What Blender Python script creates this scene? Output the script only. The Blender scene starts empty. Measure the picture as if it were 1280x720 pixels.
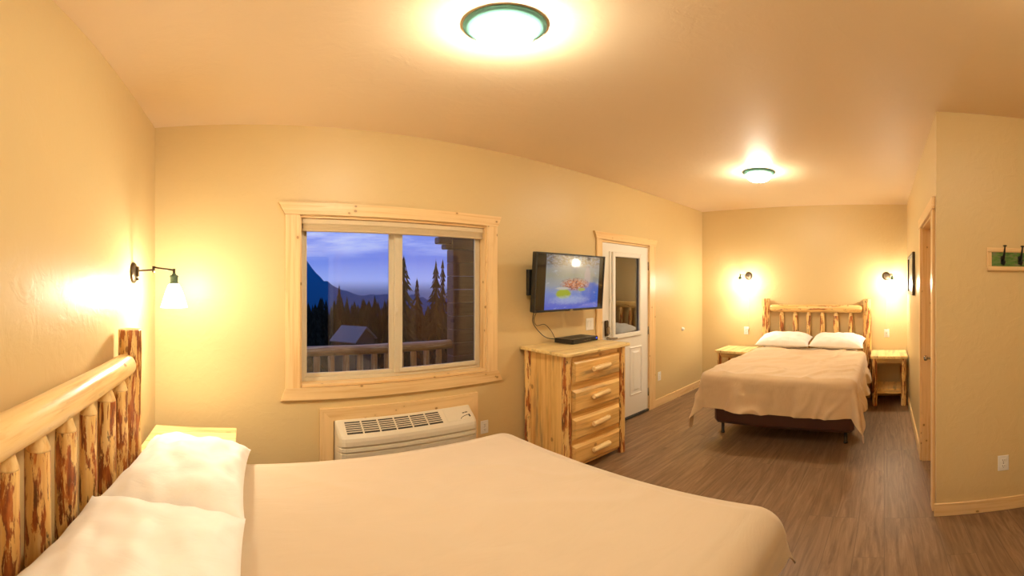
import bpy, bmesh, math, random
from mathutils import Vector, Matrix, noise
PI = math.pi
C = bpy.context.scene.collection
random.seed(7)

# ------------------------------------------------------------------ room numbers (metres, floor z=0)
XL, XF, YW, YR, XE, YB = -0.608, 5.63, 2.70, -0.316, 2.455, -1.15
CEIL, CAMZ = 2.70, 1.581

# ------------------------------------------------------------------ material helpers
class NT:
    def __init__(s, name):
        s.m = bpy.data.materials.new(name); s.m.use_nodes = True
        s.t = s.m.node_tree; s.t.nodes.clear()
        s.out = s.n('ShaderNodeOutputMaterial')
    def n(s, typ, **kw):
        nd = s.t.nodes.new(typ)
        for k, v in kw.items():
            if k.startswith('i_'):
                nd.inputs[int(k[2:]) if k[2:].isdigit() else k[2:].replace('_', ' ')].default_value = v
            else: setattr(nd, k, v)
        return nd
    def l(s, a, b): s.t.links.new(a, b)
    def val(s, x, sock):
        if hasattr(x, 'node'): s.l(x, sock)
        else: sock.default_value = x
    def math(s, op, a, b=0.0, clamp=False):
        nd = s.n('ShaderNodeMath', operation=op, use_clamp=clamp); s.val(a, nd.inputs[0]); s.val(b, nd.inputs[1]); return nd.outputs[0]
    def mix(s, fac, a, b, mode='MIX'):
        nd = s.n('ShaderNodeMix', data_type='RGBA', blend_type=mode)
        s.val(fac, nd.inputs[0])
        for x, i in ((a, 6), (b, 7)):
            if hasattr(x, 'node'): s.l(x, nd.inputs[i])
            else: nd.inputs[i].default_value = (*x, 1) if len(x) == 3 else x
        return nd.outputs[2]
    def ramp(s, fac, stops, interp='LINEAR'):
        nd = s.n('ShaderNodeValToRGB'); cr = nd.color_ramp; cr.interpolation = interp
        while len(cr.elements) < len(stops): cr.elements.new(0.5)
        for e, (p, c) in zip(cr.elements, stops):
            e.position = p; e.color = (*c, 1) if len(c) == 3 else c
        s.l(fac, nd.inputs[0]); return nd.outputs[0]
    def mapping(s, vec, scale=(1, 1, 1), loc=(0, 0, 0)):
        nd = s.n('ShaderNodeMapping'); nd.inputs['Scale'].default_value = scale; nd.inputs['Location'].default_value = loc
        s.l(vec, nd.inputs['Vector']); return nd.outputs[0]
    def noise(s, vec, scale=5, detail=4, rough=.55, dist=0):
        nd = s.n('ShaderNodeTexNoise'); nd.inputs['Scale'].default_value = scale; nd.inputs['Detail'].default_value = detail
        nd.inputs['Roughness'].default_value = rough; nd.inputs['Distortion'].default_value = dist
        s.l(vec, nd.inputs['Vector']); return nd.outputs[0]
    def obj(s): return s.n('ShaderNodeTexCoord').outputs['Object']
    def attr(s, name): return s.n('ShaderNodeAttribute', attribute_name=name).outputs['Vector']
    def bump(s, h, strength=.2, dist=.01):
        nd = s.n('ShaderNodeBump'); nd.inputs['Strength'].default_value = strength; nd.inputs['Distance'].default_value = dist
        s.l(h, nd.inputs['Height']); return nd.outputs[0]
    def bsdf(s, col, rough=.5, spec=.5, metal=0, normal=None, **kw):
        b = s.n('ShaderNodeBsdfPrincipled')
        if hasattr(col, 'node'): s.l(col, b.inputs['Base Color'])
        else: b.inputs['Base Color'].default_value = (*col, 1)
        s.val(rough, b.inputs['Roughness']); b.inputs['Specular IOR Level'].default_value = spec; b.inputs['Metallic'].default_value = metal
        if normal is not None: s.l(normal, b.inputs['Normal'])
        for k, v in kw.items(): s.val(v, b.inputs[k.replace('_', ' ')])
        s.l(b.outputs[0], s.out.inputs[0]); return b

def plain(name, col, rough=.5, spec=.5, metal=0, grain=.04, scale=60):
    t = NT(name)
    f = t.noise(t.obj(), scale, 3)
    c = t.mix(f, tuple(x * (1 - grain) for x in col), tuple(min(1, x * (1 + grain)) for x in col))
    t.bsdf(c, rough, spec, metal); return t.m

def wall_paint(name, col, bumps=.22, rough=.42):
    t = NT(name); o = t.obj()
    big = t.noise(o, 1.3, 2)
    c = t.mix(big, tuple(x * .97 for x in col), tuple(x * 1.03 for x in col))
    h = t.noise(o, 26, 5, .6)
    h2 = t.ramp(t.noise(o, 9, 4, .6, .6), [(.45, (0, 0, 0)), (.6, (1, 1, 1))])
    hh = t.math('ADD', t.math('MULTIPLY', h, .5), t.math('MULTIPLY', h2, .5))
    t.bsdf(c, rough, .4, normal=t.bump(hh, bumps, .006)); return t.m

def emit(name, col, strength):
    t = NT(name); e = t.n('ShaderNodeEmission'); e.inputs[0].default_value = (*col, 1); e.inputs[1].default_value = strength
    t.l(e.outputs[0], t.out.inputs[0]); return t.m

def pine(name, base=(.78, .53, .24), dark=(.60, .34, .12), knots=1.0, stain=0.0, gloss=.35, knot_scale=5.5):
    # 'lc' is stored on the mesh with z along the grain
    t = NT(name); v = t.attr('lc')
    g = t.noise(t.mapping(v, (22, 22, .9)), 1.6, 5, .6, .5)
    fine = t.noise(t.mapping(v, (160, 160, 3)), 1, 2)
    c = t.ramp(g, [(.3, dark), (.5, base), (.72, tuple(min(1, x * 1.08) for x in base))])
    c = t.mix(t.math('MULTIPLY', fine, .22), c, dark)
    if stain:
        st = t.ramp(t.noise(t.mapping(v, (9, 9, 1.1), (3.1, 1.7, .3)), 1.2, 4, .6), [(.54, (0, 0, 0)), (.66, (1, 1, 1))])
        c = t.mix(t.math('MULTIPLY', st, stain), c, (.30, .20, .095))
        st2 = t.ramp(t.noise(t.mapping(v, (7, 7, .8), (9.1, 4.7, 5.3)), 1.2, 4, .6), [(.56, (0, 0, 0)), (.66, (1, 1, 1))])
        c = t.mix(t.math('MULTIPLY', st2, stain * .6), c, (.62, .25, .06))
    if knots:
        vo = t.n('ShaderNodeTexVoronoi'); vo.inputs['Scale'].default_value = knot_scale
        vo.inputs['Randomness'].default_value = 1
        t.l(t.mapping(v, (1, 1, .8)), vo.inputs['Vector'])
        k = t.ramp(vo.outputs['Distance'], [(.05, (1, 1, 1)), (.085, (.75, .75, .75)), (.10, (0, 0, 0))])
        c = t.mix(t.math('MULTIPLY', k, knots), c, (.20, .075, .02))
        halo = t.ramp(vo.outputs['Distance'], [(.09, (1, 1, 1)), (.24, (0, 0, 0))])
        c = t.mix(t.math('MULTIPLY', halo, .3 * knots), c, dark)
    t.bsdf(c, gloss, .5, normal=t.bump(g, .06, .004)); return t.m

def log_wood(name, bark=.5, base=(.83, .54, .19), gloss=.3):
    t = NT(name); v = t.attr('lc')
    g = t.noise(t.mapping(v, (30, 30, 2.2)), 1.2, 5, .6, .4)
    c = t.ramp(g, [(.3, (.66, .36, .11)), (.5, base), (.75, (.88, .66, .33))])
    red = t.noise(t.mapping(v, (36, 36, 5.2), (2, 5, 1)), 1, 8, .66, .3)
    m1 = t.ramp(red, [(bark_t(bark), (0, 0, 0)), (bark_t(bark) + .035, (1, 1, 1))])
    rc = t.ramp(t.noise(t.mapping(v, (40, 40, 7)), 1.3, 3), [(.32, (.07, .012, .004)), (.48, (.26, .045, .008)), (.6, (.44, .115, .018)), (.75, (.60, .22, .045))])
    c = t.mix(t.math('MULTIPLY', m1, .93), c, rc)
    blk = t.noise(t.mapping(v, (34, 34, 9), (7, 1, 3)), 1, 5, .6)
    m2 = t.ramp(blk, [(.64, (0, 0, 0)), (.67, (1, 1, 1))])
    c = t.mix(t.math('MULTIPLY', m2, .8 * min(1, bark * 2)), c, (.06, .022, .012))
    vo = t.n('ShaderNodeTexVoronoi'); vo.inputs['Scale'].default_value = 9; t.l(t.mapping(v, (1, 1, .7)), vo.inputs['Vector'])
    k = t.ramp(vo.outputs['Distance'], [(.07, (1, 1, 1)), (.12, (0, 0, 0))])
    c = t.mix(t.math('MULTIPLY', k, .8), c, (.22, .07, .02))
    t.bsdf(c, gloss, .5, normal=t.bump(t.math('SUBTRACT', g, t.math('MULTIPLY', m1, .25)), .35, .004)); return t.m
def bark_t(b): return .68 - .24 * b

def floor_mat():
    t = NT('vinyl_plank'); o = t.obj()
    br = t.n('ShaderNodeTexBrick'); br.offset = .37; br.offset_frequency = 3
    for k, v in (('Scale', 1), ('Mortar Size', .0016), ('Mortar Smooth', .3), ('Bias', 0), ('Brick Width', 1.22), ('Row Height', .152)): br.inputs[k].default_value = v
    br.inputs['Color1'].default_value = (0, 0, 0, 1); br.inputs['Color2'].default_value = (1, 1, 1, 1); br.inputs['Mortar'].default_value = (.5, .5, .5, 1)
    t.l(o, br.inputs['Vector'])
    sep = t.n('ShaderNodeSeparateColor'); t.l(br.outputs['Color'], sep.inputs[0])
    off = t.n('ShaderNodeCombineXYZ'); t.l(t.math('MULTIPLY', sep.outputs[0], 37), off.inputs[2]); t.l(t.math('MULTIPLY', sep.outputs[0], 11), off.inputs[0])
    add = t.n('ShaderNodeVectorMath', operation='ADD'); t.l(o, add.inputs[0]); t.l(off.outputs[0], add.inputs[1])
    g = t.noise(t.mapping(add.outputs[0], (.8, 9.5, 1)), 2.2, 8, .66, 1.1)
    fine = t.noise(t.mapping(add.outputs[0], (3, 120, 1)), 1.5, 3, .6)
    c = t.ramp(g, [(.28, (.115, .060, .028)), (.46, (.22, .128, .066)), (.6, (.31, .19, .105)), (.78, (.42, .285, .17))])
    c = t.mix(t.math('MULTIPLY', fine, .28), c, (.12, .068, .036))
    c = t.mix(t.math('MULTIPLY', sep.outputs[0], .35), c, (.16, .098, .058))
    c = t.mix(t.math('MULTIPLY', br.outputs['Fac'], .6), c, (.07, .042, .026))
    r = t.math('ADD', .34, t.math('MULTIPLY', fine, .16))
    t.bsdf(c, r, .4, normal=t.bump(t.math('SUBTRACT', fine, br.outputs['Fac']), .12, .003)); return t.m

def fabric(name, col, wr=.3, weave=.25, sheen=.3):
    t = NT(name); o = t.obj()
    w = t.noise(t.mapping(o, (1.2, 2.6, 2)), 2.6, 5, .55, 1.2)
    f = t.noise(o, 420, 2)
    c = t.mix(w, tuple(x * .95 for x in col), tuple(min(1, x * 1.04) for x in col))
    h = t.math('ADD', t.math('MULTIPLY', w, wr), t.math('MULTIPLY', f, weave * .04))
    t.bsdf(c, .85, .2, normal=t.bump(h, .5, .02), Sheen_Weight=sheen); return t.m

def thin_glass(name, tint=(1, 1, 1), refl=1.0, rough=0.0):
    t = NT(name); fr = t.n('ShaderNodeFresnel'); fr.inputs[0].default_value = 1.5
    tr = t.n('ShaderNodeBsdfTransparent'); tr.inputs[0].default_value = (*tint, 1)
    gl = t.n('ShaderNodeBsdfGlossy'); gl.inputs['Roughness'].default_value = rough
    mx = t.n('ShaderNodeMixShader'); t.l(t.math('MULTIPLY', fr.outputs[0], refl, True), mx.inputs[0]); t.l(tr.outputs[0], mx.inputs[1]); t.l(gl.outputs[0], mx.inputs[2])
    t.l(mx.outputs[0], t.out.inputs[0]); return t.m

M = {}
M['wall'] = wall_paint('tan_wall_paint', (.67, .505, .25))
M['ceil'] = wall_paint('ceiling_paint', (.86, .69, .475), .17, .5)
M['floor'] = floor_mat()
M['trim'] = pine('pine_trim', (.82, .59, .30), (.68, .42, .17), knots=.9, knot_scale=10)
M['board'] = pine('pine_board', (.85, .56, .205), (.62, .33, .085), knots=.7, stain=.75)
M['top'] = pine('pine_top', (.86, .66, .30), (.70, .46, .16), knots=.5, stain=.55)
M['door'] = pine('knotty_pine_door', (.74, .48, .21), (.55, .30, .10), knots=1, knot_scale=6)
M['log'] = log_wood('bark_streaked_log', .80)
M['rail'] = log_wood('peeled_rail_log', .10, (.84, .60, .27))
M['legs'] = log_wood('nightstand_log', .8)
M['handle'] = log_wood('handle_log', .0, (.86, .63, .30))
M['blanket'] = fabric('tan_bedspread', (.575, .45, .305), .4)
M['blanket_far'] = fabric('tan_bedspread_wrinkled', (.61, .445, .27), .6)
M['pillow'] = fabric('white_pillowcase', (.90, .86, .80), .45, .1)
M['sheet'] = fabric('white_sheet', (.88, .85, .80), .2, .1)
M['base'] = plain('brown_vinyl_base', (.085, .030, .020), .32)
M['black'] = plain('black_plastic', (.012, .012, .012), .35)
M['blackmetal'] = plain('black_iron', (.012, .011, .01), .45, .5, .3)
M['bronze'] = plain('aged_bronze', (.09, .065, .04), .38, .5, .9, .15)
M['green'] = plain('green_patina_socket', (.10, .17, .12), .4, .5, .5)
M['ring'] = plain('green_lamp_ring', (.12, .30, .26), .5, .25, 0, .12, 18)
M['white'] = plain('white_plastic', (.80, .78, .72), .35)
M['slot'] = plain('dark_slot', (.03, .025, .02), .6)
M['doorwhite'] = plain('white_door_paint', (.80, .77, .70), .4, .4, 0, .01)
M['almond'] = plain('almond_vinyl', (.60, .52, .37), .4)
M['shade_fabric'] = plain('pale_blind_fabric', (.66, .53, .33), .7)
M['ptac'] = plain('beige_plastic', (.66, .58, .44), .42, .4, 0, .015)
M['rail_bark'] = log_wood('rail_log_with_bark', .42); M['porch'] = log_wood('porch_rail_log', .1, (.38, .17, .05)); M['glass'] = thin_glass('window_glass', (.95, .96, .97), 1.5)
M['doorglass'] = thin_glass('door_glass', (.35, .35, .35), 4.0)
M['chrome'] = plain('satin_nickel', (.35, .32, .28), .25, .5, 1)
M['threshold'] = plain('dark_threshold', (.02, .018, .016), .5)

# ------------------------------------------------------------------ mesh builder
class MB:
    def __init__(s): s.v = []; s.f = []; s.lc = []; s.sm = []
    def add(s, vs, fs, lcs=None, smooth=False):
        b = len(s.v); s.v += [tuple(p) for p in vs]
        if lcs is None: lcs = vs
        s.lc += [tuple(p) for p in lcs]
        for q in fs: s.f.append(tuple(b + i for i in q)); s.sm.append(smooth)
        return s
    def box(s, x0, x1, y0, y1, z0, z1, c=.003, g='x', jit=None):
        c = min(c, (x1 - x0) * .45, (y1 - y0) * .45, (z1 - z0) * .45)
        lo, hi = (x0, y0, z0), (x1, y1, z1); vs = []; idx = {}
        for cx in (0, 1):
            for cy in (0, 1):
                for cz in (0, 1):
                    k = (cx, cy, cz); base = [(hi if k[a] else lo)[a] for a in range(3)]
                    for a in range(3):            # vertex lying on the face normal to axis a
                        p = list(base)
                        for b in range(3):
                            if b != a: p[b] += c * (-1 if k[b] else 1)
                        idx[k + (a,)] = len(vs); vs.append(p)
        fs = []
        for a in range(3):
            b, d = (a + 1) % 3, (a + 2) % 3
            for sd in (0, 1):
                q = []
                for (kb, kd) in ((0, 0), (1, 0), (1, 1), (0, 1)):
                    k = [0, 0, 0]; k[a] = sd; k[b] = kb; k[d] = kd; q.append(idx[tuple(k) + (a,)])
                fs.append(q)
            for kb in (0, 1):                     # edges parallel to axis a
                for kd in (0, 1):
                    k0 = [0, 0, 0]; k0[b] = kb; k0[d] = kd; k1 = list(k0); k1[a] = 1
                    fs.append([idx[tuple(k0) + (b,)], idx[tuple(k1) + (b,)], idx[tuple(k1) + (d,)], idx[tuple(k0) + (d,)]])
        for cx in (0, 1):
            for cy in (0, 1):
                for cz in (0, 1): fs.append([idx[(cx, cy, cz, a)] for a in range(3)])
        o = [random.uniform(-20, 20) for _ in range(3)] if jit is None else jit
        perm = {'x': (1, 2, 0), 'y': (0, 2, 1), 'z': (0, 1, 2)}[g]
        return s.add(vs, fs, [[p[perm[i]] + o[i] for i in range(3)] for p in vs])
    def prism(s, poly, a0, a1, axis='y', g='x'):
        # poly in the two other axes (in xyz order), extruded along axis
        n = len(poly); vs = []
        for a in (a0, a1):
            for (p, q) in poly:
                vs.append({'x': (a, p, q), 'y': (p, a, q), 'z': (p, q, a)}[axis])
        fs = [list(range(n))[::-1], list(range(n, 2 * n))] + [[i, (i + 1) % n, n + (i + 1) % n, n + i] for i in range(n)]
        o = [random.uniform(-20, 20) for _ in range(3)]; perm = {'x': (1, 2, 0), 'y': (0, 2, 1), 'z': (0, 1, 2)}[g]
        return s.add(vs, fs, [[p[perm[i]] + o[i] for i in range(3)] for p in vs])
    def sweep(s, rings, close_ends=True, lcs=None, smooth=True):
        n = len(rings[0]); vs = [p for r in rings for p in r]; fs = []
        for i in range(len(rings) - 1):
            for j in range(n):
                fs.append([i * n + j, i * n + (j + 1) % n, (i + 1) * n + (j + 1) % n, (i + 1) * n + j])
        b0 = len(s.f)
        s.add(vs, fs, lcs, smooth)
        if close_ends:
            base = len(s.v) - len(vs)
            s.f.append(tuple(base + j for j in range(n))[::-1]); s.sm.append(False)
            s.f.append(tuple(base + (len(rings) - 1) * n + j for j in range(n))); s.sm.append(False)
        return s
    def log(s, p0, p1, r0, r1=None, n=20, ends=('flat', 'flat'), wob=.05, seg=14, seed=None):
        p0, p1 = Vector(p0), Vector(p1); r1 = r0 if r1 is None else r1
        d = (p1 - p0); L = d.length; d.normalize()
        u = d.orthogonal().normalized(); w = d.cross(u)
        sd = random.uniform(0, 100) if seed is None else seed
        st = [(i / seg, 1.0) for i in range(seg + 1)]
        rm = max(r0, r1)
        def endp(kind):
            if kind == 'flat': return [(0, .94), (.006 / L, 1.0)]
            if kind == 'round': return [(rm * .0 / L, .25), (rm * .08 / L, .55), (rm * .3 / L, .82), (rm * .6 / L, .96), (rm / L, 1)]
            if kind == 'cone': return [(0, .42), (rm * 1.15 / L, .97), (rm * 1.4 / L, 1)]
        e0, e1 = endp(ends[0]), endp(ends[1]); a, b = e0[-1][0], 1 - e1[-1][0]
        st = e0[:-1] + [(a + (b - a) * i / seg, 1.0) for i in range(seg + 1)] + [(1 - t, k) for t, k in e1[:-1]][::-1]
        rings = []; lcs = []
        for t, k in st:
            c = p0 + d * (t * L); r = (r0 + (r1 - r0) * t) * k
            bend = Vector((noise.noise((t * L * 1.6, sd, 0)), noise.noise((t * L * 1.6, sd, 9)), noise.noise((t * L * 1.6, sd, 5)))) * (wob * rm * 2)
            bend -= d * bend.dot(d)
            ring = []
            for j in range(n):
                th = 2 * PI * j / n
                rr = r * (1 + wob * 1.3 * noise.noise((math.cos(th) * 1.1 + sd, math.sin(th) * 1.1, t * L * 5)))
                ring.append(c + bend + u * (rr * math.cos(th)) + w * (rr * math.sin(th)))
                lcs.append((rm * math.cos(th) + sd, rm * math.sin(th) + sd * .37, t * L + sd * .71))
            rings.append(ring)
        return s.sweep(rings, True, lcs)
    def tube(s, pts, r, n=8, smooth=True):
        pts = [Vector(p) for p in pts]; rings = []; prev = None
        for i, p in enumerate(pts):
            d = (pts[min(i + 1, len(pts) - 1)] - pts[max(i - 1, 0)]).normalized()
            u = d.orthogonal().normalized() if prev is None else (prev - d * prev.dot(d)).normalized()
            prev = u; w = d.cross(u); rr = r[i] if isinstance(r, (list, tuple)) else r
            rings.append([p + u * (rr * math.cos(2 * PI * j / n)) + w * (rr * math.sin(2 * PI * j / n)) for j in range(n)])
        return s.sweep(rings, True)
    def lathe(s, prof, org=(0, 0, 0), axis='z', n=32, close=True):
        rings = []
        for r, h in prof:
            ring = []
            for j in range(n):
                a, b = r * math.cos(2 * PI * j / n), r * math.sin(2 * PI * j / n)
                p = {'z': (a, b, h), 'x': (h, a, b), 'y': (a, h, b)}[axis]
                ring.append(Vector(p) + Vector(org))
            rings.append(ring)
        return s.sweep(rings, close)
    def grid(s, fn, nu, nv, smooth=True):
        vs = [fn(i / nu, j / nv) for i in range(nu + 1) for j in range(nv + 1)]
        fs = [[i * (nv + 1) + j, (i + 1) * (nv + 1) + j, (i + 1) * (nv + 1) + j + 1, i * (nv + 1) + j + 1] for i in range(nu) for j in range(nv)]
        return s.add(vs, fs, None, smooth)
    def build(s, name, mat, parent=None, recalc=True, loc=None, rot=None):
        me = bpy.data.meshes.new(name); me.from_pydata(s.v, [], s.f)
        me.polygons.foreach_set('use_smooth', s.sm)
        at = me.attributes.new('lc', 'FLOAT_VECTOR', 'POINT'); at.data.foreach_set('vector', [x for p in s.lc for x in p])
        if recalc:
            bm = bmesh.new(); bm.from_mesh(me); bmesh.ops.recalc_face_normals(bm, faces=bm.faces); bm.to_mesh(me); bm.free()
        me.materials.append(mat)
        o = bpy.data.objects.new(name, me); C.objects.link(o)
        if parent: o.parent = parent
        if loc: o.location = loc
        if rot: o.rotation_euler = rot
        return o

def tag(o, label, cat, group=None, kind=None):
    o['label'] = label; o['category'] = cat
    if group: o['group'] = group
    if kind: o['kind'] = kind
    return o
def thing(name, label, cat, loc=(0, 0, 0), rotz=0, group=None):
    o = bpy.data.objects.new(name, None); C.objects.link(o); o.location = loc; o.rotation_euler = (0, 0, rotz)
    o.empty_display_size = .1
    return tag(o, label, cat, group)
def struct_root(name, loc=(0, 0, 0)):
    o = bpy.data.objects.new(name, None); C.objects.link(o); o.location = loc; o['kind'] = 'structure'; o.empty_display_size = .1; return o
def struct(o): o['kind'] = 'structure'; return o
def dup(root, loc, rotz, label, group=None):
    r = root.copy(); C.objects.link(r); r.location = loc; r.rotation_euler = (0, 0, rotz); r['label'] = label
    if group: r['group'] = group
    for ch in list(root.children):
        c = ch.copy(); C.objects.link(c); c.parent = r
        for g in list(ch.children):
            d = g.copy(); C.objects.link(d); d.parent = c
    return r

# ================================================================== SETTING
T = .18
struct(MB().box(XL - T, XF + T, YB - 1.4, YW + T, -.12, 0, .001).build('floor', M['floor']))
struct(MB().box(XL - T, XF + T, YB - 1.4, YW + T, CEIL, CEIL + .12, .001).build('ceiling', M['ceil']))
struct(MB().box(XL - T, XL, YB - T, YW + T, 0, CEIL, .001).build('wall_left', M['wall']))
struct(MB().box(XF, XF + T, YR - T, YW + T, 0, CEIL, .001).build('wall_far', M['wall']))
# window wall with its two openings
WX0, WX1, WZ0, WZ1 = .365, 1.82, .885, 2.045
DX0, DX1, DZ1 = 3.215, 4.145, 2.045
mb = MB()
for (a, b, c, d) in ((XL, WX0, 0, CEIL), (WX0, WX1, 0, WZ0), (WX0, WX1, WZ1, CEIL), (WX1, DX0, 0, CEIL), (DX0, DX1, DZ1, CEIL), (DX1, XF, 0, CEIL)):
    mb.box(a, b, YW, YW + T, c, d, .0002)
struct(mb.build('wall_front', M['wall']))
# corridor wall with a door opening
CX0, CX1, CZ1 = 2.60, 3.41, 2.06
mb = MB()
for (a, b, c, d) in ((XE, CX0, 0, CEIL), (CX0, CX1, CZ1, CEIL), (CX1, XF, 0, CEIL)): mb.box(a, b, YR - .12, YR, c, d, .0002)
struct(mb.build('wall_right', M['wall']))
struct(MB().box(XE, XE + .12, YB - T, YR - .12, 0, CEIL, .0002).build('wall_entry', M['wall']))
mb = MB()
BX0, BX1 = 1.03, 1.42
for (a, b, c, d) in ((XL, BX0, 0, CEIL), (BX0, BX1, 2.05, CEIL), (BX1, XE, 0, CEIL)): mb.box(a, b, YB - .12, YB, c, d, .0002)
struct(mb.build('wall_back', M['wall']))
mb = MB(); mb.box(XL - T, XE, YB - 1.5, YB - 1.4, 0, CEIL, .001)
struct(mb.build('wall_hall', plain('hall_painted_shade', (.05, .045, .04), .8)))  # near-black colour stands in for the unlit hall behind the doorway
# baseboards
def baseb(name, a, b, y0=None, x0=None, dirn=1):
    h, t = .105, .016
    m = MB()
    if y0 is not None: m.box(a, b, min(y0, y0 + dirn * t), max(y0, y0 + dirn * t), 0, h, .003, 'x')
    else: m.box(min(x0, x0 + dirn * t), max(x0, x0 + dirn * t), a, b, 0, h, .003, 'y')
    return struct(m.build(name, M['trim']))
baseb('baseboard_front', 4.262, XF, y0=YW, dirn=-1)
baseb('baseboard_window', XL, 3.10, y0=YW, dirn=-1)
baseb('baseboard_far', YR, YW - .016, x0=XF, dirn=-1)
baseb('baseboard_left', YB, YW - .016, x0=XL, dirn=1)
baseb('baseboard_right', 3.505, XF - .016, y0=YR, dirn=1)
baseb('baseboard_entry', YB, YR + .016, x0=XE, dirn=-1)

# ------------------------------------------------------------------ window_1
w = struct_root('window_1')
t0, t1 = YW - .019, YW
m = MB()
m.prism([(.265, 2.05), (1.92, 2.05), (1.955, 2.133), (.222, 2.133)], t0 - .004, t1, 'y', 'x').build('casing_header', M['trim'], w)
MB().box(.267, WX0 + .003, t0, t1, .872, 2.05, .003, 'z').build('casing_side', M['trim'], w)
MB().box(WX1 - .003, 1.918, t0, t1, .872, 2.05, .003, 'z').build('casing_side', M['trim'], w)
MB().prism([(.236, .787), (1.965, .787), (1.922, .874), (.268, .874)], t0 - .004, t1, 'y', 'x').build('casing_apron', M['trim'], w)
m = MB()
m.box(WX0, WX0 + .014, YW, YW + .12, WZ0, WZ1, .001, 'z'); m.box(WX1 - .014, WX1, YW, YW + .12, WZ0, WZ1, .001, 'z')
m.box(WX0 + .014, WX1 - .014, YW, YW + .12, WZ1 - .014, WZ1, .001, 'x'); m.box(WX0 + .014, WX1 - .014, YW - .012, YW + .12, WZ0 - .008, WZ0 + .012, .002, 'x')
m.build('jamb', M['trim'], w)
fx0, fx1, fz0, fz1 = WX0 + .014, WX1 - .014, WZ0 + .012, WZ1 - .014
def rframe(x0, x1, y0, y1, z0, z1, wd, c=.003, wb=None):
    m = MB(); wb = wb or wd
    m.box(x0, x0 + wd, y0, y1, z0, z1, c, 'z'); m.box(x1 - wd, x1, y0, y1, z0, z1, c, 'z')
    m.box(x0 + wd, x1 - wd, y0, y1, z0, z0 + wb, c); m.box(x0 + wd, x1 - wd, y0, y1, z1 - wd, z1, c); return m
rframe(fx0, fx1, YW + .075, YW + .12, fz0, fz1, .03).build('frame', M['almond'], w)
sL = rframe(fx0 + .02, 1.085, YW + .085, YW + .105, fz0 + .03, fz1 - .02, .028).box(1.03, 1.058, YW + .086, YW + .104, fz0 + .058, fz1 - .048, .003, 'z').build('sash', M['almond'], w)
MB().box(fx0 + .045, 1.06, YW + .094, YW + .098, fz0 + .055, fz1 - .045, .0005).build('pane', M['glass'], sL)
sR = rframe(1.066, fx1 - .02, YW + .062, YW + .084, fz0 + .03, fz1 - .02, .034).box(1.099, 1.128, YW + .064, YW + .082, fz0 + .064, fz1 - .054, .003, 'z').build('sash', M['almond'], w)
MB().box(1.098, fx1 - .05, YW + .071, YW + .075, fz0 + .06, fz1 - .05, .0005).build('pane', M['glass'], sR)
MB().box(1.066, 1.094, YW + .049, YW + .062, 1.36, 1.43, .004).box(1.074, 1.086, YW + .036, YW + .05, 1.38, 1.41, .003).build('latch', M['almond'], w)
m = MB()
m.box(fx0 + .004, fx1 - .004, YW + .012, YW + .06, 1.99, 2.03, .006)
for i in range(4): m.box(fx0 + .01, fx1 - .01, YW + .016, YW + .056, 1.990 - .008 * (i + 1), 1.990 - .008 * i - .001, .003)
m.box(fx0 + .008, fx1 - .008, YW + .014, YW + .058, 1.943, 1.957, .005)
m.build('blind', M['shade_fabric'], w)
MB().box(fx0 + .03, fx1 - .03, YW + .098, YW + .104, fz1 - .066, fz1 - .045, .001).build('screen_rail', M['black'], w)

# ------------------------------------------------------------------ door_1 (white half-light door)
d = struct_root('door_1')
MB().prism([(3.147, 2.05), (4.262, 2.05), (4.297, 2.125), (3.108, 2.125)], t0 - .004, t1, 'y', 'x').build('casing_header', M['trim'], d)
MB().box(3.147, 3.237, t0, t1, 0, 2.05, .003, 'z').build('casing_side', M['trim'], d)
MB().box(4.128, 4.262, t0, t1, 0, 2.05, .003, 'z').build('casing_side', M['trim'], d)
m = MB(); m.box(DX0, DX0 + .022, YW, YW + .14, 0, DZ1, .001, 'z'); m.box(DX1 - .022, DX1, YW, YW + .14, 0, DZ1, .001, 'z'); m.box(DX0 + .022, DX1 - .022, YW, YW + .14, DZ1 - .02, DZ1, .001, 'x')
m.build('jamb', M['trim'], d)
s0, s1, sy0, sy1, sz0, sz1 = DX0 + .026, DX1 - .026, YW + .004, YW + .048, .035, 2.02
gx0, gx1, gz0, gz1 = 3.44, 3.945, 1.015, 1.90
m = MB()
for (a, b, c_, e) in ((s0, gx0, sz0, sz1), (gx1, s1, sz0, sz1), (gx0, gx1, sz0, gz0), (gx0, gx1, gz1, sz1)): m.box(a, b, sy0, sy1, c_, e, .0003)
slab = m.build('slab', M['doorwhite'], d)
rframe(gx0 - .03, gx1 + .03, sy0 - .022, sy0 + .004, gz0 - .03, gz1 + .03, .05, .006).build('glazing_frame', M['doorwhite'], slab)
MB().box(gx0 + .01, gx1 - .01, sy0 + .012, sy0 + .016, gz0 + .01, gz1 - .01, .0005).build('pane', M['doorglass'], slab)
m = MB(); m.box(gx0 + .02, gx1 - .02, sy0 + .02, sy0 + .034, gz1 - .075, gz1 - .02, .003)
for i in range(5): m.box(gx0 + .022, gx1 - .022, sy0 + .019, sy0 + .036, gz1 - .078 - .007 * (i + 1), gz1 - .080 - .007 * i, .001)
m.build('inner_blind', M['white'], slab)
MB().box(gx0 - .072, gx0 - .052, sy0 - .012, sy0 + .003, gz0 + .02, gz1 + .03, .004).box(gx0 - .076, gx0 - .048, sy0 - .024, sy0 - .01, 1.38, 1.43, .005).build('blind_slider', M['doorwhite'], slab)
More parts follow.
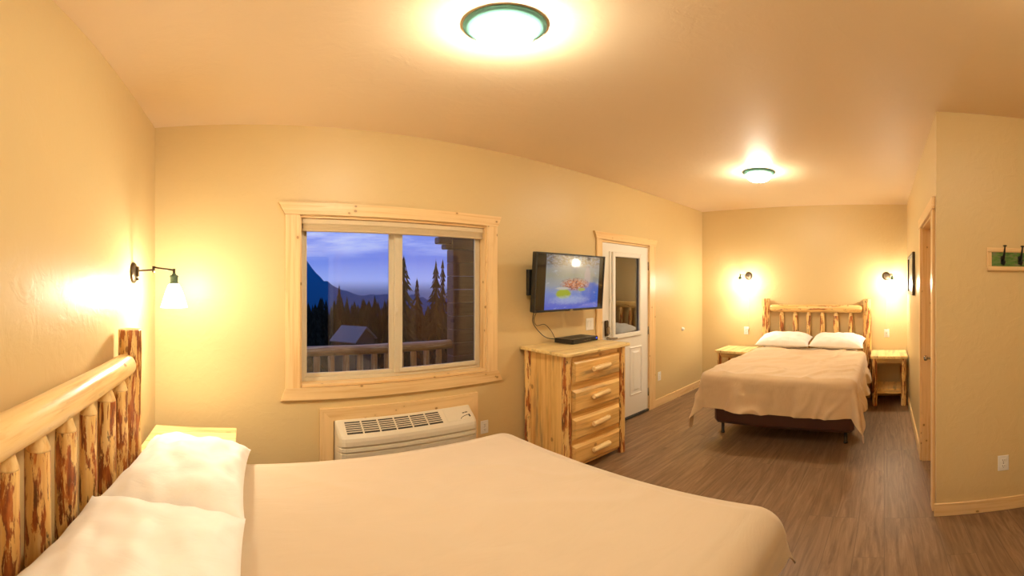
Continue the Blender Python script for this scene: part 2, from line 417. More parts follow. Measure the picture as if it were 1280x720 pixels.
def raised(x0, x1, z0, z1):
    m = MB(); y = sy0
    for (ins, dy, ins2, dy2) in ((0, 0, .014, -.011), (.014, -.011, .026, -.002), (.026, -.002, .055, -.002), (.055, -.002, .075, -.012)):
        a = [(x0 + ins, y + dy, z0 + ins), (x1 - ins, y + dy, z0 + ins), (x1 - ins, y + dy, z1 - ins), (x0 + ins, y + dy, z1 - ins)]
        b = [(x0 + ins2, y + dy2, z0 + ins2), (x1 - ins2, y + dy2, z0 + ins2), (x1 - ins2, y + dy2, z1 - ins2), (x0 + ins2, y + dy2, z1 - ins2)]
        m.add(a + b, [[i, (i + 1) % 4, 4 + (i + 1) % 4, 4 + i] for i in range(4)])
    i = .075; m.add([(x0 + i, y - .012, z0 + i), (x1 - i, y - .012, z0 + i), (x1 - i, y - .012, z1 - i), (x0 + i, y - .012, z1 - i)], [[0, 1, 2, 3]])
    return m
raised(3.40, 3.645, .27, .86).build('raised_panel', M['doorwhite'], slab)
raised(3.74, 3.985, .27, .86).build('raised_panel', M['doorwhite'], slab)
h = MB().box(3.285, 3.345, sy0 - .022, sy0, 1.03, 1.20, .012).build('lockset', M['bronze'], slab)
MB().box(3.29, 3.34, sy0 - .05, sy0 - .02, 1.05, 1.135, .012).build('keypad', M['chrome'], h)
MB().tube([(3.315, sy0 - .02, 1.01), (3.315, sy0 - .065, 1.01), (3.34, sy0 - .07, 1.01), (3.42, sy0 - .07, 1.005)], [.016, .012, .011, .009], 10).build('lever', M['chrome'], h)
for z in (.25, 1.02, 1.80): MB().lathe([(.0065, z - .05), (.0065, z + .05)], (s1 + .004, sy0 - .004, 0), 'z', 10).box(s1 - .004, s1 + .012, sy0 - .004, sy0 + .001, z - .045, z + .045, .001).build('hinge', M['chrome'], d)
MB().box(DX0 + .022, DX1 - .022, YW - .01, YW + .14, 0, .03, .004).build('threshold', M['threshold'], d)

# ------------------------------------------------------------------ door_2 (pine door in the corridor wall) and door_3 in the back wall
def pine_door(name, place, flip=False, x0=CX0, x1=CX1, z1=CZ1):
    # local frame: x along the wall, y out into the room, wall face at y=0
    r = struct_root(name); r.location = place[0]; r.rotation_euler = (0, 0, place[1])
    MB().box(x0 - .10, x1 + .10, 0, .022, z1 - .005, z1 + .075, .003, 'x').build('casing_header', M['trim'], r)
    MB().box(x0 - .085, x0 + .006, 0, .018, 0, z1 - .005, .003, 'z').build('casing_side', M['trim'], r)
    MB().box(x1 - .006, x1 + .085, 0, .018, 0, z1 - .005, .003, 'z').build('casing_side', M['trim'], r)
    m = MB(); m.box(x0, x0 + .018, -.12, 0, 0, z1, .001, 'z'); m.box(x1 - .018, x1, -.12, 0, 0, z1, .001, 'z'); m.box(x0 + .018, x1 - .018, -.12, 0, z1 - .018, z1, .001, 'x')
    m.build('jamb', M['trim'], r)
    m = MB(); n = 5; wd = (x1 - x0 - .044) / n
    for i in range(n): m.box(x0 + .022 + i * wd, x0 + .022 + (i + 1) * wd, -.115, -.075, .012, z1 - .022, .003, 'z')
    sl = m.build('slab', M['door'], r)
    hx = x1 - .10
    MB().lathe([(.030, -.076), (.030, -.068), (.011, -.064), (.011, -.040), (.020, -.034), (.024, -.02), (.018, -.008), (.004, -.006)], (hx, 0, .97), 'y', 18).build('knob', M['chrome'], sl)
    return r
pine_door('door_2', ((0, YR, 0), 0))
pine_door('door_3', ((-1.0, YB, 0), 0), x0=2.62, x1=3.32)
r = struct_root('door_4')
MB().box(BX0 - .09, BX1 + .09, YB, YB + .02, 2.045, 2.12, .003, 'x').box(BX0 - .08, BX0 + .004, YB, YB + .018, 0, 2.045, .003, 'z').box(BX1 - .004, BX1 + .065, YB, YB + .018, 0, 2.045, .003, 'z').build('casing', M['doorwhite'], r)

# ================================================================== OUTLETS, SWITCH
def outlet(label, loc, rotz, group='electrical outlets', plug=False):
    # local: plate faces -y
    o = thing('wall_outlet', label, 'outlet', loc, rotz, group)
    MB().box(-.036, .036, -.006, 0, -.058, .058, .003).build('cover_plate', M['white'], o)
    for z in (.022, -.022):
        rc = MB().box(-.017, .017, -.009, -.004, z - .0145, z + .0145, .003).build('receptacle', M['white'], o)
        MB().box(-.008, -.0055, -.0095, -.0085, z - .002, z + .008, .0003).box(.0055, .008, -.0095, -.0085, z - .002, z + .007, .0003).box(-.0025, .0025, -.0095, -.0085, z - .01, z - .006, .0003).build('slots', M['slot'], rc)
    MB().lathe([(.0035, -.0075), (.0035, -.005)], (0, 0, 0), 'y', 10).build('screw', M['chrome'], o)
    return o
outlet('white wall outlet low beside the heating and cooling unit', (1.80, YW, .395), 0)
outlet('white wall outlet on tan wall right of the white door', (4.375, YW, .40), 0)
outlet('white wall outlet above the nightstand left of the far bed', (XF, 1.983, .90), -PI / 2)
outlet('white wall outlet above the nightstand right of the far bed', (XF, -.036, .90), -PI / 2)
outlet('white wall outlet low on the wall below the coat hooks', (XE, -.739, .378), -PI / 2)
s = thing('light_switch', 'white light switch plate between television and white door', 'light switch', (3.054, YW, 1.181))
MB().box(-.058, .058, -.006, 0, -.06, .06, .003).build('cover_plate', M['white'], s)
for x in (-.024, .024): MB().box(x - .016, x + .016, -.0095, -.004, -.033, .033, .002).build('rocker', M['white'], s)
s = thing('door_stop', 'small round white door bumper on the tan wall', 'door stop', (4.991, YW, .957))
MB().lathe([(.026, .002), (.026, -.008), (.022, -.014)], (0, 0, 0), 'y', 20).build('base', M['white'], s)
MB().lathe([(.02, -.013), (.021, -.022), (.015, -.03), (.004, -.032)], (0, 0, 0), 'y', 20).build('bumper', M['white'], s)

# ================================================================== PTAC
p = thing('wall_air_conditioner', 'beige through-wall heating and cooling unit in pine surround below window', 'air conditioner', (0, 0, 0))
fr = MB()
tx0, tx1, tz1, tw, ty0 = .501, 1.728, .715, .092, YW - .02
fr.prism([(tx0, tz1), (tx1, tz1), (tx1 - tw, tz1 - tw), (tx0 + tw, tz1 - tw)], ty0, YW, 'y', 'x')
fr.prism([(tx0, tz1), (tx0 + tw, tz1 - tw), (tx0 + tw, .11), (tx0, .11)], ty0, YW, 'y', 'z')
fr.prism([(tx1, tz1), (tx1, .11), (tx1 - tw, .11), (tx1 - tw, tz1 - tw)], ty0, YW, 'y', 'z')
fr.build('surround', M['trim'], p)
prof = [(2.699, .625), (2.684, .627), (2.668, .621), (2.556, .545), (2.540, .528), (2.533, .505), (2.531, .474), (2.534, .468), (2.545, .464), (2.545, .458), (2.532, .454), (2.530, .432), (2.534, .428), (2.545, .424), (2.545, .418), (2.535, .413), (2.545, .25), (2.575, .12), (2.699, .12)]
ux0, ux1 = .600, 1.645
secs = [(0, .62, .985), (.006, .80, .995), (.018, .93, 1), (.04, .99, 1), (.07, 1, 1)]
ring = []
for dx, k, kz in secs + [(ux1 - ux0 - dx, k, kz) for dx, k, kz in secs[::-1]]:
    ring.append([(ux0 + dx, 2.699 - (2.699 - y) * k, .12 + (z - .12) * kz) for y, z in prof])
body = MB().sweep(ring, True, None, False)
body = body.build('body', M['ptac'], p)
nrm = Vector((0, -(.621 - .545), (2.668 - 2.556))).normalized()
def slope(x, s, off=0):       # s: 0 top .. 1 bottom of the sloped face
    v = Vector((x, 2.668 + (2.556 - 2.668) * s, .621 + (.545 - .621) * s)) + nrm * off; return v
def sbox(m, x0, x1, s0, s1, o0, o1):
    vs = [slope(x, s_, o) for o in (o0, o1) for (x, s_) in ((x0, s0), (x1, s0), (x1, s1), (x0, s1))]
    m.add(vs, [[0, 1, 2, 3], [7, 6, 5, 4]] + [[i, (i + 1) % 4, 4 + (i + 1) % 4, 4 + i] for i in range(4)]); return m
g0, g1 = .655, 1.368; gw = (g1 - g0) / 6
for i in range(6):
    a, b = g0 + gw * i + .006, g0 + gw * (i + 1) - .006
    v = sbox(MB(), a, b, .10, .90, -.002, .0012).build('vent', M['slot'], p)
    m = MB()
    for k in range(5): sbox(m, a - .003, b + .003, .10 + .8 * (k + 1) / 6 - .028, .10 + .8 * (k + 1) / 6 + .028, .001, .004)
    m.build('louvre', M['ptac'], v)
cd = sbox(MB(), 1.40, 1.60, .03, .95, -.002, .0025).build('control_lid', M['ptac'], p)
m = MB(); m.tube([slope(1.51 + .085 * t, .86 - .22 * math.sin(t * PI * .5) ** .6, .003) for t in [i / 10 for i in range(11)]], .0022, 6)
sbox(m, 1.545, 1.562, .44, .50, .002, .0035); sbox(m, 1.566, 1.59, .42, .48, .002, .0035); sbox(m, 1.586, 1.598, .62, .80, .002, .004)
m.build('lid_mark', M['slot'], cd)

# ================================================================== CEILING LIGHTS
lampE = emit('lamp_dome_glow', (1, .90, .69), 205)
cl = thing('ceiling_light', 'large round ceiling light with green ring above the near bed', 'ceiling light', (.903, 1.216, CEIL), 0, 'round ceiling lights')
cl.scale = (.92, .92, .92)
MB().lathe([(.162, 0), (.169, -.002), (.171, -.007), (.169, -.012), (.164, -.013), (.161, -.017), (.152, -.024), (.144, -.027), (.140, -.030), (.130, -.033), (.124, -.030), (.120, -.02), (.119, -.001)], (0, 0, 0), 'z', 56).build('ring', M['ring'], cl)
MB().lathe([(.118, -.022), (.122, -.040), (.122, -.052), (.117, -.068), (.105, -.084), (.086, -.097), (.060, -.105), (.030, -.109), (.006, -.110)], (0, 0, 0), 'z', 40).build('glass_dome', lampE, cl)
MB().lathe([(.009, -.109), (.009, -.117), (.004, -.121)], (0, 0, 0), 'z', 12).build('finial', M['white'], cl)
dup(cl, (3.77, 1.20, CEIL), 0, 'round ceiling light near the far bed, smaller in view')
fill_lamp = dup(cl, (.80, -.72, CEIL), 0, 'added unseen ceiling light brightening the wall with coat hooks')  # extra lamp added out of view to brighten the entry wall
for ch in fill_lamp.children:
    if ch.name.startswith('glass_dome'):
        ch.data = ch.data.copy(); ch.data.materials[0] = emit('entry_fill_glow', (1, .90, .69), 95)

# ================================================================== SCONCES
bulbE = emit('bulb_glow', (1, .93, .74), 1600)
tt = NT('glare_shade')
tr = tt.n('ShaderNodeBsdfTransparent'); tl = tt.n('ShaderNodeBsdfTranslucent'); tl.inputs[0].default_value = (.95, .93, .88, 1)
em = tt.n('ShaderNodeEmission'); em.inputs[0].default_value = (1, .93, .78, 1); em.inputs[1].default_value = 1.2  # emission in the shade stands in for bulb glare on clear glass
ad = tt.n('ShaderNodeAddShader'); tt.l(tl.outputs[0], ad.inputs[0]); tt.l(em.outputs[0], ad.inputs[1])
mx = tt.n('ShaderNodeMixShader'); mx.inputs[0].default_value = .35; tt.l(tr.outputs[0], mx.inputs[1]); tt.l(ad.outputs[0], mx.inputs[2]); tt.l(mx.outputs[0], tt.out.inputs[0])
M['lampshade'] = tt.m
def sconce(label, loc, rotz, elbow, head, cord=None):
    # local: wall at x=0, lamp reaches out along +x
    o = thing('wall_lamp', label, 'wall lamp', loc, rotz, 'swing-arm wall lamps')
    bp = MB().lathe([(.057, 0), (.059, .006), (.055, .014), (.04, .02), (.03, .021)], (0, 0, 0), 'x', 28).build('back_plate', M['bronze'], o)
    MB().box(.018, .036, -.009, .009, -.02, .035, .003).lathe([(.007, .018), (.007, .032), (.004, .035)], (0, 0, -.034), 'x', 10).build('pivot', M['bronze'], bp)
    ex, ey = elbow; hx, hy = head
    arm = MB().tube([(.03, 0, .012), (ex, ey, .016)], .0048).lathe([(.008, .002), (.008, .036)], (ex, ey, 0), 'z', 12)
    arm.tube([(ex, ey, .030), (hx, hy, .014)], .0048).lathe([(.0075, -.004), (.0075, .022)], (hx, hy, 0), 'z', 12)
    arm.build('swing_arm', M['bronze'], o)
    MB().lathe([(.008, -.002), (.012, -.010), (.023, -.016), (.024, -.022), (.021, -.026), (.021, -.05), (.026, -.056), (.026, -.062)], (hx, hy, 0), 'z', 20).build('socket', M['green'], o)
    MB().lathe([(.024, -.060), (.030, -.070), (.042, -.095), (.053, -.125), (.062, -.155), (.070, -.180), (.074, -.186), (.072, -.186), (.060, -.155), (.051, -.125), (.040, -.095), (.028, -.071), (.022, -.062)], (hx, hy, 0), 'z', 32, False).build('glass_shade', M['lampshade'], o)
    MB().lathe([(.012, -.06), (.014, -.075), (.024, -.095), (.029, -.112), (.026, -.13), (.015, -.143), (.003, -.147)], (hx, hy, 0), 'z', 16).build('bulb', bulbE, o)
    if cord:
        MB().tube([(.012, 0, -.055), (.006, 0, -.1)] + [(.005, .002 * math.sin(k), -.1 - (cord - .1) * k / 8) for k in range(1, 9)], .0017, 6).build('cord', M['almond'], o)
        MB().box(.004, .03, -.014, .014, -cord - .02, -cord + .012, .004).build('plug', M['white'], o)
    return o
sconce('bronze swing-arm wall lamp above the near headboard', (XL, 2.15, 1.643), 0, (.117, 0), (.226, .02))
sconce('bronze wall lamp on far wall, left of the far headboard', (XF, 1.946, 1.700), PI, (.12, -.09), (.24, -.045), .76)
sconce('bronze wall lamp on far wall, right of the far headboard', (XF, -.03, 1.695), PI, (.12, .06), (.235, .075), .76)

# ================================================================== BEDS
def bedspread(L, W, top, D, r=.055, a0=.05, n=150, mw=136, seed=0, wr=.012, tipflare=.18, folds=1.0, tipk=.13):
    # local: x 0 = head, L = foot; y across; z top of mattress
    hw = W / 2
    def prof(q, t_, amp):
        q1 = r * PI / 2
        if q < q1: th = q / r; return r * math.sin(th), r * (1 - math.cos(th))
        e = q - q1
        o_ = r + .07 * e + amp * (e / D) * (1.0 * math.sin(t_ * 9.5 + seed) + .7 * math.sin(t_ * 21 + seed * 2.3) + .9 * noise.noise((t_ * 7, e * 3, seed)))
        return o_, r + e * .985
    A = L - r; B = hw - r; q = r * PI / 2
    span_a = A - a0 + D + q * .4; span_b = B + D + q * .4
    def fn(u, v):
        a = a0 + span_a * u; b = -span_b + 2 * span_b * v
        sa = max(0, a - A); sb = max(0, abs(b) - B); sg = 1 if b >= 0 else -1
        x, y, z = min(a, A), sg * min(abs(b), B), top
        bul = .008 * (1 - (abs(b) / hw) ** 4 if abs(b) < hw else 0)
        k = wr * folds
        wz = k * (.55 * noise.noise((a * 1.6 + seed, b * 2.2, 1)) + .45 * noise.noise((a * 4 + b * 2.5, b * 3.3 - a, seed + 3)) + .22 * noise.noise((a * 9 + b * 4, b * 8, seed)))
        rid = abs(noise.noise((a * 2.2 + seed, b * 2.8 + a, 7.7))); wz += k * .5 * max(0, .16 - rid) / .16
        z -= .026 * max(0, 1 - (a - a0) / .12) ** 1.5
        if sa == 0 and sb == 0: return (x, y, z + bul + wz)
        rho = math.hypot(sa, sb); phi = math.atan2(sb, sa)
        tan_ = (y * 1.0 if sb == 0 else (a * 1.1 + 3.7 if sa == 0 else 0))
        w_c = math.sin(2 * phi) if (sa > 0 and sb > 0) else 0
        amp = .021 * folds * (1 - w_c)
        t_ = tan_ if w_c == 0 else (y if phi < PI / 4 else A * 1.1 + 3.7)
        o_, dn = prof(rho, t_, amp)
        dn *= 1 + tipk * w_c ** 2
        fall = max(0, dn - r)
        o_ += tipflare * w_c ** 2 * fall
        o_ += w_c * .05 * folds * fall * math.sin(phi * 8 + seed)
        lift = .5 * wz * max(0, 1 - rho / .1)
        # pressed wrinkles on the hanging part
        o_ += .5 * k * noise.noise((t_ * 5, fall * 9, seed + 5)) * min(1, fall / .1)
        rn = 1 - abs(noise.noise((t_ * 6.5 + fall * 2.2, fall * 3.1 - t_ * .8, seed + 11))) * 2.2
        o_ += .014 * folds * max(0, rn) ** 2 * min(1, fall / .2)
        hem = .012 * math.sin(t_ * 4 + seed) * fall
        if fall > 0: o_ = max(o_, r + .004 + .02 * fall)
        return (x + math.cos(phi) * o_, y + sg * math.sin(phi) * o_, z - dn + lift + hem)
    return MB().grid(fn, n, mw)

def pillow_mesh(lx, ly, th, seed=0):
    # lx along the bed, ly across
    m = MB(); N = 44
    def surf(sgn):
        def fn(u, v):
            p, q = 2 * u - 1, 2 * v - 1
            ex = 1 - .075 * (1 - abs(q) ** 2.2) * abs(p) ** 3; ey = 1 - .06 * (1 - abs(p) ** 2.2) * abs(q) ** 3
            f = max(0, (1 - abs(p) ** 3.0)) ** .55 * max(0, (1 - abs(q) ** 3.0)) ** .55
            wz = 0.022 * noise.noise((p * 2.1 + seed, q * 2.1, sgn)) + .015 * noise.noise((p * 4.4 + q * 2, q * 4 - p * 2, seed))
            edge = 1 - max(abs(p), abs(q)); pucker = .007 * math.sin((q * 17 if abs(p) > abs(q) else p * 17) + seed) * max(0, 1 - edge * 5) * min(1, edge * 9)
            z = sgn * (th / 2 * f * (1 if sgn > 0 else .55)) + (wz * f if sgn > 0 else 0) + pucker
            return (p * lx / 2 * ex, q * ly / 2 * ey, z)
        return fn
    m.grid(surf(1), N, N); m.grid(surf(-1), N, N)
    return m

def headboard(o, x, ya, yb, spindles, ztop=1.38, zr=1.245, rm='rail'):
    for y in (ya, yb): MB().log((x, y, 0), (x, y, ztop), .062, .056, 22, ('flat', 'flat'), .05, 22).build('post', M['log'], o)
    MB().log((x + .005, ya + .055, zr), (x + .005, yb - .055, zr), .056, .053, 22, ('round', 'round'), .04, 26).build('top_rail', M[rm], o)
    MB().log((x + .005, ya + .05, .63), (x + .005, yb - .05, .63), .048, .045, 18, ('round', 'round'), .05, 20).build('lower_rail', M['rail'], o)
    for i, y in enumerate(spindles):
        rs = .035 + .003 * math.sin(i * 2.1); zt = zr - .096
        sp_ = MB().log((x + .005, y, .69), (x + .005, y, zt), rs, rs * .96, 18, ('flat', 'flat'), .05, 14).build('spindle', M['log'], o)
        MB().lathe([(rs * .95, zt - .002), (rs * .93, zt + .004), (rs * .50, zt + .05), (rs * .48, zt + .07)], (x + .005, y, 0), 'z', 18).build('tenon', M['rail'], sp_)
        MB().lathe([(rs * .48, .645), (rs * .5, .665), (rs * .98, .686), (rs * .98, .692)], (x + .005, y, 0), 'z', 18).build('tenon', M['rail'], sp_)

def bed(label, xh, sgn, y0, y1, foot, ya, yb, spindles, MT, *hb):
    o = thing('bed', label, 'bed', ((xh + foot) / 2, (y0 + y1) / 2, 0))
    ox, oy = (xh + foot) / 2, (y0 + y1) / 2
    headboard(o, xh - ox, ya - oy, yb - oy, [s_ - oy for s_ in spindles], *hb)
    a, b = sorted((xh + sgn * .075 - ox, foot - sgn * .045 - ox))
    hw = (y1 - y0) / 2
    ins = .18
    m = MB(); m.box(a + (ins if sgn < 0 else 0), b - (ins if sgn > 0 else 0), -hw + .03, hw - .02, .155, .455, .035); m.build('box_spring', M['base'], o)
    mt = MB().box(a, b, -hw + .035, hw - .035, .456, MT - .022, .085); mt.build('mattress', M['sheet'], o)
    for x in (a + (.33 if sgn < 0 else .14), b - (.33 if sgn > 0 else .14)):
        for y in (-hw + .12, hw - .06): MB().lathe([(.022, 0), (.022, .015), (.017, .02), (.017, .16)], (x, y, 0), 'z', 12).build('leg', M['black'], o)
    return o
MT = .735
bed('near bed with log headboard, beside the window', -.535, 1, .315, 1.865, 1.42, .27, 1.835, [1.67, 1.50, 1.31, 1.125, .95, .80, .62, .445], MT, 1.37, 1.213, 'rail')
bed('far bed with log headboard against the far wall', 5.555, -1, .245, 1.665, 3.46, .235, 1.66, [1.428, 1.235, 1.045, .851, .66, .46], MT, 1.38, 1.245, 'rail_bark')
b = bedspread(1.405 + .46, 1.545, MT + .006, .22, seed=1.3, a0=.28, wr=.010, folds=.8, r=.12, tipflare=.12, tipk=0).build('bedspread', M['blanket'], None, False, (-.46, 1.095, 0))
tag(b, 'smooth tan bedspread covering the near bed in the foreground', 'bedspread', 'tan bedspreads')
b = bedspread(5.47 - 3.44, 1.45, MT + .006, .345, seed=4.1, a0=.32, wr=.02, folds=1.7, tipflare=.22).build('bedspread', M['blanket_far'], None, False, (5.47, .955, 0), (0, 0, PI))
tag(b, 'wrinkled tan bedspread draped over the far bed', 'bedspread', 'tan bedspreads')
def pillow(label, loc, rot, lx=.46, ly=.72, th=.20, seed=0):
    return tag(pillow_mesh(lx, ly, th, seed).build('pillow', M['pillow'], None, False, loc, rot), label, 'pillow', 'white pillows')
PZ = MT + .070
pillow('white pillow nearest the camera on the near bed', (-.225, .825, PZ + .02), (.02, .10, .02), .47, .72, .22, 2.2)
pillow('white pillow on the near bed, beside the small nightstand', (-.215, 1.535, PZ + .0), (-.02, .09, -.04), .46, .68, .22, 5.7)
pillow('white pillow on the far bed, left of the two', (5.25, 1.31, PZ + .02), (0, -.14, .03), .46, .70, .21, 8.8)
pillow('white pillow on the far bed, right of the two', (5.25, .60, PZ + .02), (.02, -.14, -.03), .46, .70, .21, 1.1)

# ================================================================== NIGHTSTANDS
def nightstand(label, loc, rotz=0, wx=.50, wy=.47):
    o = thing('nightstand', label, 'nightstand', loc, rotz, 'log nightstands')
    m = MB(); n = 5; pw = wy / n
    for i in range(n): m.box(-wx / 2, wx / 2, -wy / 2 + i * pw, -wy / 2 + (i + 1) * pw - .0008, .635, .67, .003, 'x')
    m.build('tabletop', M['top'], o)
    for sx in (-1, 1):
        for sy in (-1, 1):
            MB().log((sx * (wx / 2 - .055), sy * (wy / 2 - .05), 0), (sx * (wx / 2 - .055), sy * (wy / 2 - .05), .636), .034, .031, 16, ('flat', 'flat'), .08, 14).build('leg', M['legs'], o)
    m = MB(); n = 4; pw = (wy - .10) / n
    for i in range(n): m.box(-wx / 2 + .05, wx / 2 - .05, -wy / 2 + .05 + i * pw, -wy / 2 + .05 + (i + 1) * pw - .0008, .205, .23, .003, 'x')
    m.build('shelf', M['board'], o)
    for z0, z1, nm in ((.57, .634, 'apron'), (.165, .204, 'shelf_rail')):
        for q in (-1, 1):
            MB().box(-wx / 2 + .07, wx / 2 - .07, q * (wy / 2 - .05) - .012, q * (wy / 2 - .05) + .012, z0, z1, .003, 'x').build(nm, M['board'], o)
            MB().box(q * (wx / 2 - .055) - .012, q * (wx / 2 - .055) + .012, -wy / 2 + .065, wy / 2 - .065, z0, z1, .003, 'y').build(nm, M['board'], o)
    return o
ns = nightstand('pale pine nightstand between near bed and window wall', (-.30, 2.24, 0))
dup(ns, (5.345, 2.02, 0), PI, 'log nightstand left of the far bed, partly behind bedspread')
dup(ns, (5.345, -.062, 0), PI, 'log nightstand with lower shelf right of the far bed')

# ================================================================== DRESSER
o = thing('dresser', 'tall pine chest of four drawers under the television', 'dresser', (2.555, 2.42, 0))
dx, dy, dz = 2.555, 2.42, 1.054
m = MB(); n = 4
for i in range(n): m.box(-.405, .405, -.29 + .14 * i, -.29 + .14 * (i + 1) - .0006, 1.026, dz, .005, 'x')
m.build('dresser_top', M['top'], o)
for sx in (-1, 1):
    for sy in (-1, 1):
        MB().log((sx * .345, sy * .225 - .005, 0), (sx * .345, sy * .225 - .005, 1.026), .038, .036, 18, ('flat', 'flat'), .06, 18).build('post', M['log'], o)
    m = MB()
    cuts = [-.20, -.06, -.02, .09, .20]
    for a_, b_ in zip(cuts[:-1], cuts[1:]): m.box(sx * .34 - .012, sx * .34 + .012, a_, b_ - .0008, .07, 1.02, .002, 'z')
    m.build('side_panel', M['board'], o)
MB().box(-.32, .32, .20, .215, .07, 1.02, .002, 'z').build('back_panel', M['board'], o)
m = MB(); yf = -.225
m.box(-.318, -.285, yf - .012, yf + .012, .055, 1.026, .002, 'z'); m.box(.285, .318, yf - .012, yf + .012, .055, 1.026, .002, 'z')
tops = [.975, .735, .495, .255]
for z0, z1 in ((.975, 1.026), (.735, .795), (.495, .555), (.255, .315), (.045, .075)): m.box(-.285, .285, yf - .012, yf + .012, z0, z1, .002, 'x')
m.build('face_frame', M['board'], o)
for i, zt in enumerate(tops):
    z0, z1 = zt - .185, zt + .004; y0 = yf - .013
    m = MB(); x0, x1 = -.298, .298; b_, th = .022, .026
    vs = [(x0, y0, z0), (x1, y0, z0), (x1, y0, z1), (x0, y0, z1), (x0 + b_, y0 - th, z0 + b_), (x1 - b_, y0 - th, z0 + b_), (x1 - b_, y0 - th, z1 - b_), (x0 + b_, y0 - th, z1 - b_), (x0, y0 - .008, z0), (x1, y0 - .008, z0), (x1, y0 - .008, z1), (x0, y0 - .008, z1)]
    q = random.uniform(-20, 20)
    m.add(vs, [[0, 1, 2, 3], [4, 5, 6, 7]] + [[k, (k + 1) % 4, 8 + (k + 1) % 4, 8 + k] for k in range(4)] + [[8 + k, 8 + (k + 1) % 4, 4 + (k + 1) % 4, 4 + k] for k in range(4)], [(v[1] + q, v[2] + q, v[0] + q) for v in vs])
    dr = m.build('drawer', M['board'], o)
    zc = (z0 + z1) / 2 + .015; yh_ = y0 - th - .028
    MB().log((-.10, yh_, zc - .004), (.10, yh_, zc + .006), .021, .024, 14, ('flat', 'flat'), .14, 8).log((-.065, y0 - th + .004, zc), (-.065, yh_, zc), .011, .011, 8, ('flat', 'flat'), 0, 2).log((.065, y0 - th + .004, zc), (.065, yh_, zc), .011, .011, 8, ('flat', 'flat'), 0, 2).build('handle', M['handle'], dr)

# ================================================================== TELEVISION
def tv_screen():
    t = NT('television_picture'); uv = t.n('ShaderNodeTexCoord').outputs['Generated']
    sp = t.n('ShaderNodeSeparateXYZ'); t.l(uv, sp.inputs[0]); u, v = sp.outputs[0], sp.outputs[2]
    n1 = t.noise(t.mapping(uv, (6, 1, 12)), 1.5, 5, .7); n2 = t.noise(t.mapping(uv, (12, 1, 15), (3, 0, 1)), 1.6, 6, .72)
    def ell(cx, cy, rx, ry, soft=.35, wob=.5):
        a = t.math('DIVIDE', t.math('SUBTRACT', u, cx), rx); b_ = t.math('DIVIDE', t.math('SUBTRACT', v, cy), ry)
        dd = t.math('ADD', t.math('MULTIPLY', a, a), t.math('MULTIPLY', b_, b_)); dd = t.math('ADD', dd, t.math('MULTIPLY', t.math('SUBTRACT', n2, .5), wob))
        return t.math('SUBTRACT', 1.0, t.math('DIVIDE', t.math('SUBTRACT', dd, 1 - soft), soft, ), True)
    vv = t.math('ADD', v, t.math('MULTIPLY', t.math('SUBTRACT', n1, .5), .22))
    c = t.ramp(vv, [(.05, (.10, .17, .80)), (.3, (.20, .32, .75)), (.42, (.33, .40, .48)), (.62, (.34, .36, .30)), (.78, (.34, .36, .38)), (.9, (.22, .23, .30))])
    rocks = t.ramp(n2, [(.36, (.12, .08, .06)), (.5, (.28, .22, .17)), (.62, (.36, .42, .56))])
    c = t.mix(t.ramp(vv, [(.76, (0, 0, 0)), (.84, (1, 1, 1))]), c, rocks)
    c = t.mix(t.math('MULTIPLY', ell(.86, .3, .22, .22), .75), c, (.03, .16, .75))
    foam = t.ramp(n1, [(.58, (0, 0, 0)), (.68, (1, 1, 1))])
    c = t.mix(t.math('MULTIPLY', foam, .45), c, (.62, .72, .95))
    c = t.mix(t.math('MULTIPLY', ell(.76, .6, .07, .22, .5), .5), c, (.62, .45, .52))
    ppl = t.ramp(n2, [(.40, (.05, .05, .12)), (.48, (.62, .13, .04)), (.56, (.75, .38, .25)), (.62, (.55, .58, .8))])
    c = t.mix(ell(.53, .46, .29, .13, .8, 2.6), c, ppl)
    c = t.mix(ell(.66, .36, .09, .035, .6, 1.2), c, (.42, .5, .12))
    c = t.mix(ell(.32, .285, .15, .10, .4, .9), c, (.42, .52, .03))
    c = t.mix(ell(.30, .385, .14, .03, .6, .9), c, (.62, .62, .58))
    c = t.mix(t.math('MULTIPLY', ell(.45, .17, .40, .10, .9, 2.2), .55), c, (.55, .68, .95))
    b_ = t.bsdf((.01, .01, .012), .06, .6); t.l(c, b_.inputs['Emission Color']); b_.inputs['Emission Strength'].default_value = .72
    return t.m
tv = thing('television', 'flat black television on wall mount showing a yellow raft in rapids', 'television', (2.605, 2.515, 1.597), 0)
tilt = bpy.data.objects
tv.rotation_euler = (.075, 0, .0)
hw, hh = .437, .252
panel = MB().box(-hw, hw, -.002, .045, -hh, hh, .006).build('casing', M['black'], tv)
rframe(-hw, hw, -.012, -.002, -hh, hh, .012, .002, .016).build('bezel', M['black'], tv)
MB().box(-hw + .013, hw - .013, -.0045, -.002, -hh + .017, hh - .013, .0005).build('screen', plain('dark_screen_edge', (.012, .009, .007), .07, .6), tv)
MB().box(-.320, .362, -.0058, -.0046, -hh + .018, hh - .014, .0003).build('picture', tv_screen(), tv)
MB().box(-.02, .02, -.0135, -.012, -hh + .005, -hh + .011, .0005).build('badge', M['chrome'], tv)
mt = MB().box(-.40, -.05, .115, .155, -.11, .11, .004).box(-.20, -.06, .044, .12, -.06, .06, .004).build('wall_mount', M['black'], tv)
mt.rotation_euler = (-.075, 0, 0)
cb = MB()
def cat(p, n=14):
    P = [Vector(p[0])] + [Vector(q) for q in p] + [Vector(p[-1])]; out = []
    for i in range(1, len(P) - 2):
        for k in range(n):
            t_ = k / n; a, b_, c_, d_ = P[i - 1], P[i], P[i + 1], P[i + 2]
            out.append(.5 * ((2 * b_) + (c_ - a) * t_ + (2 * a - 5 * b_ + 4 * c_ - d_) * t_ ** 2 + (-a + 3 * b_ - 3 * c_ + d_) * t_ ** 3))
    return out + [P[-1]]
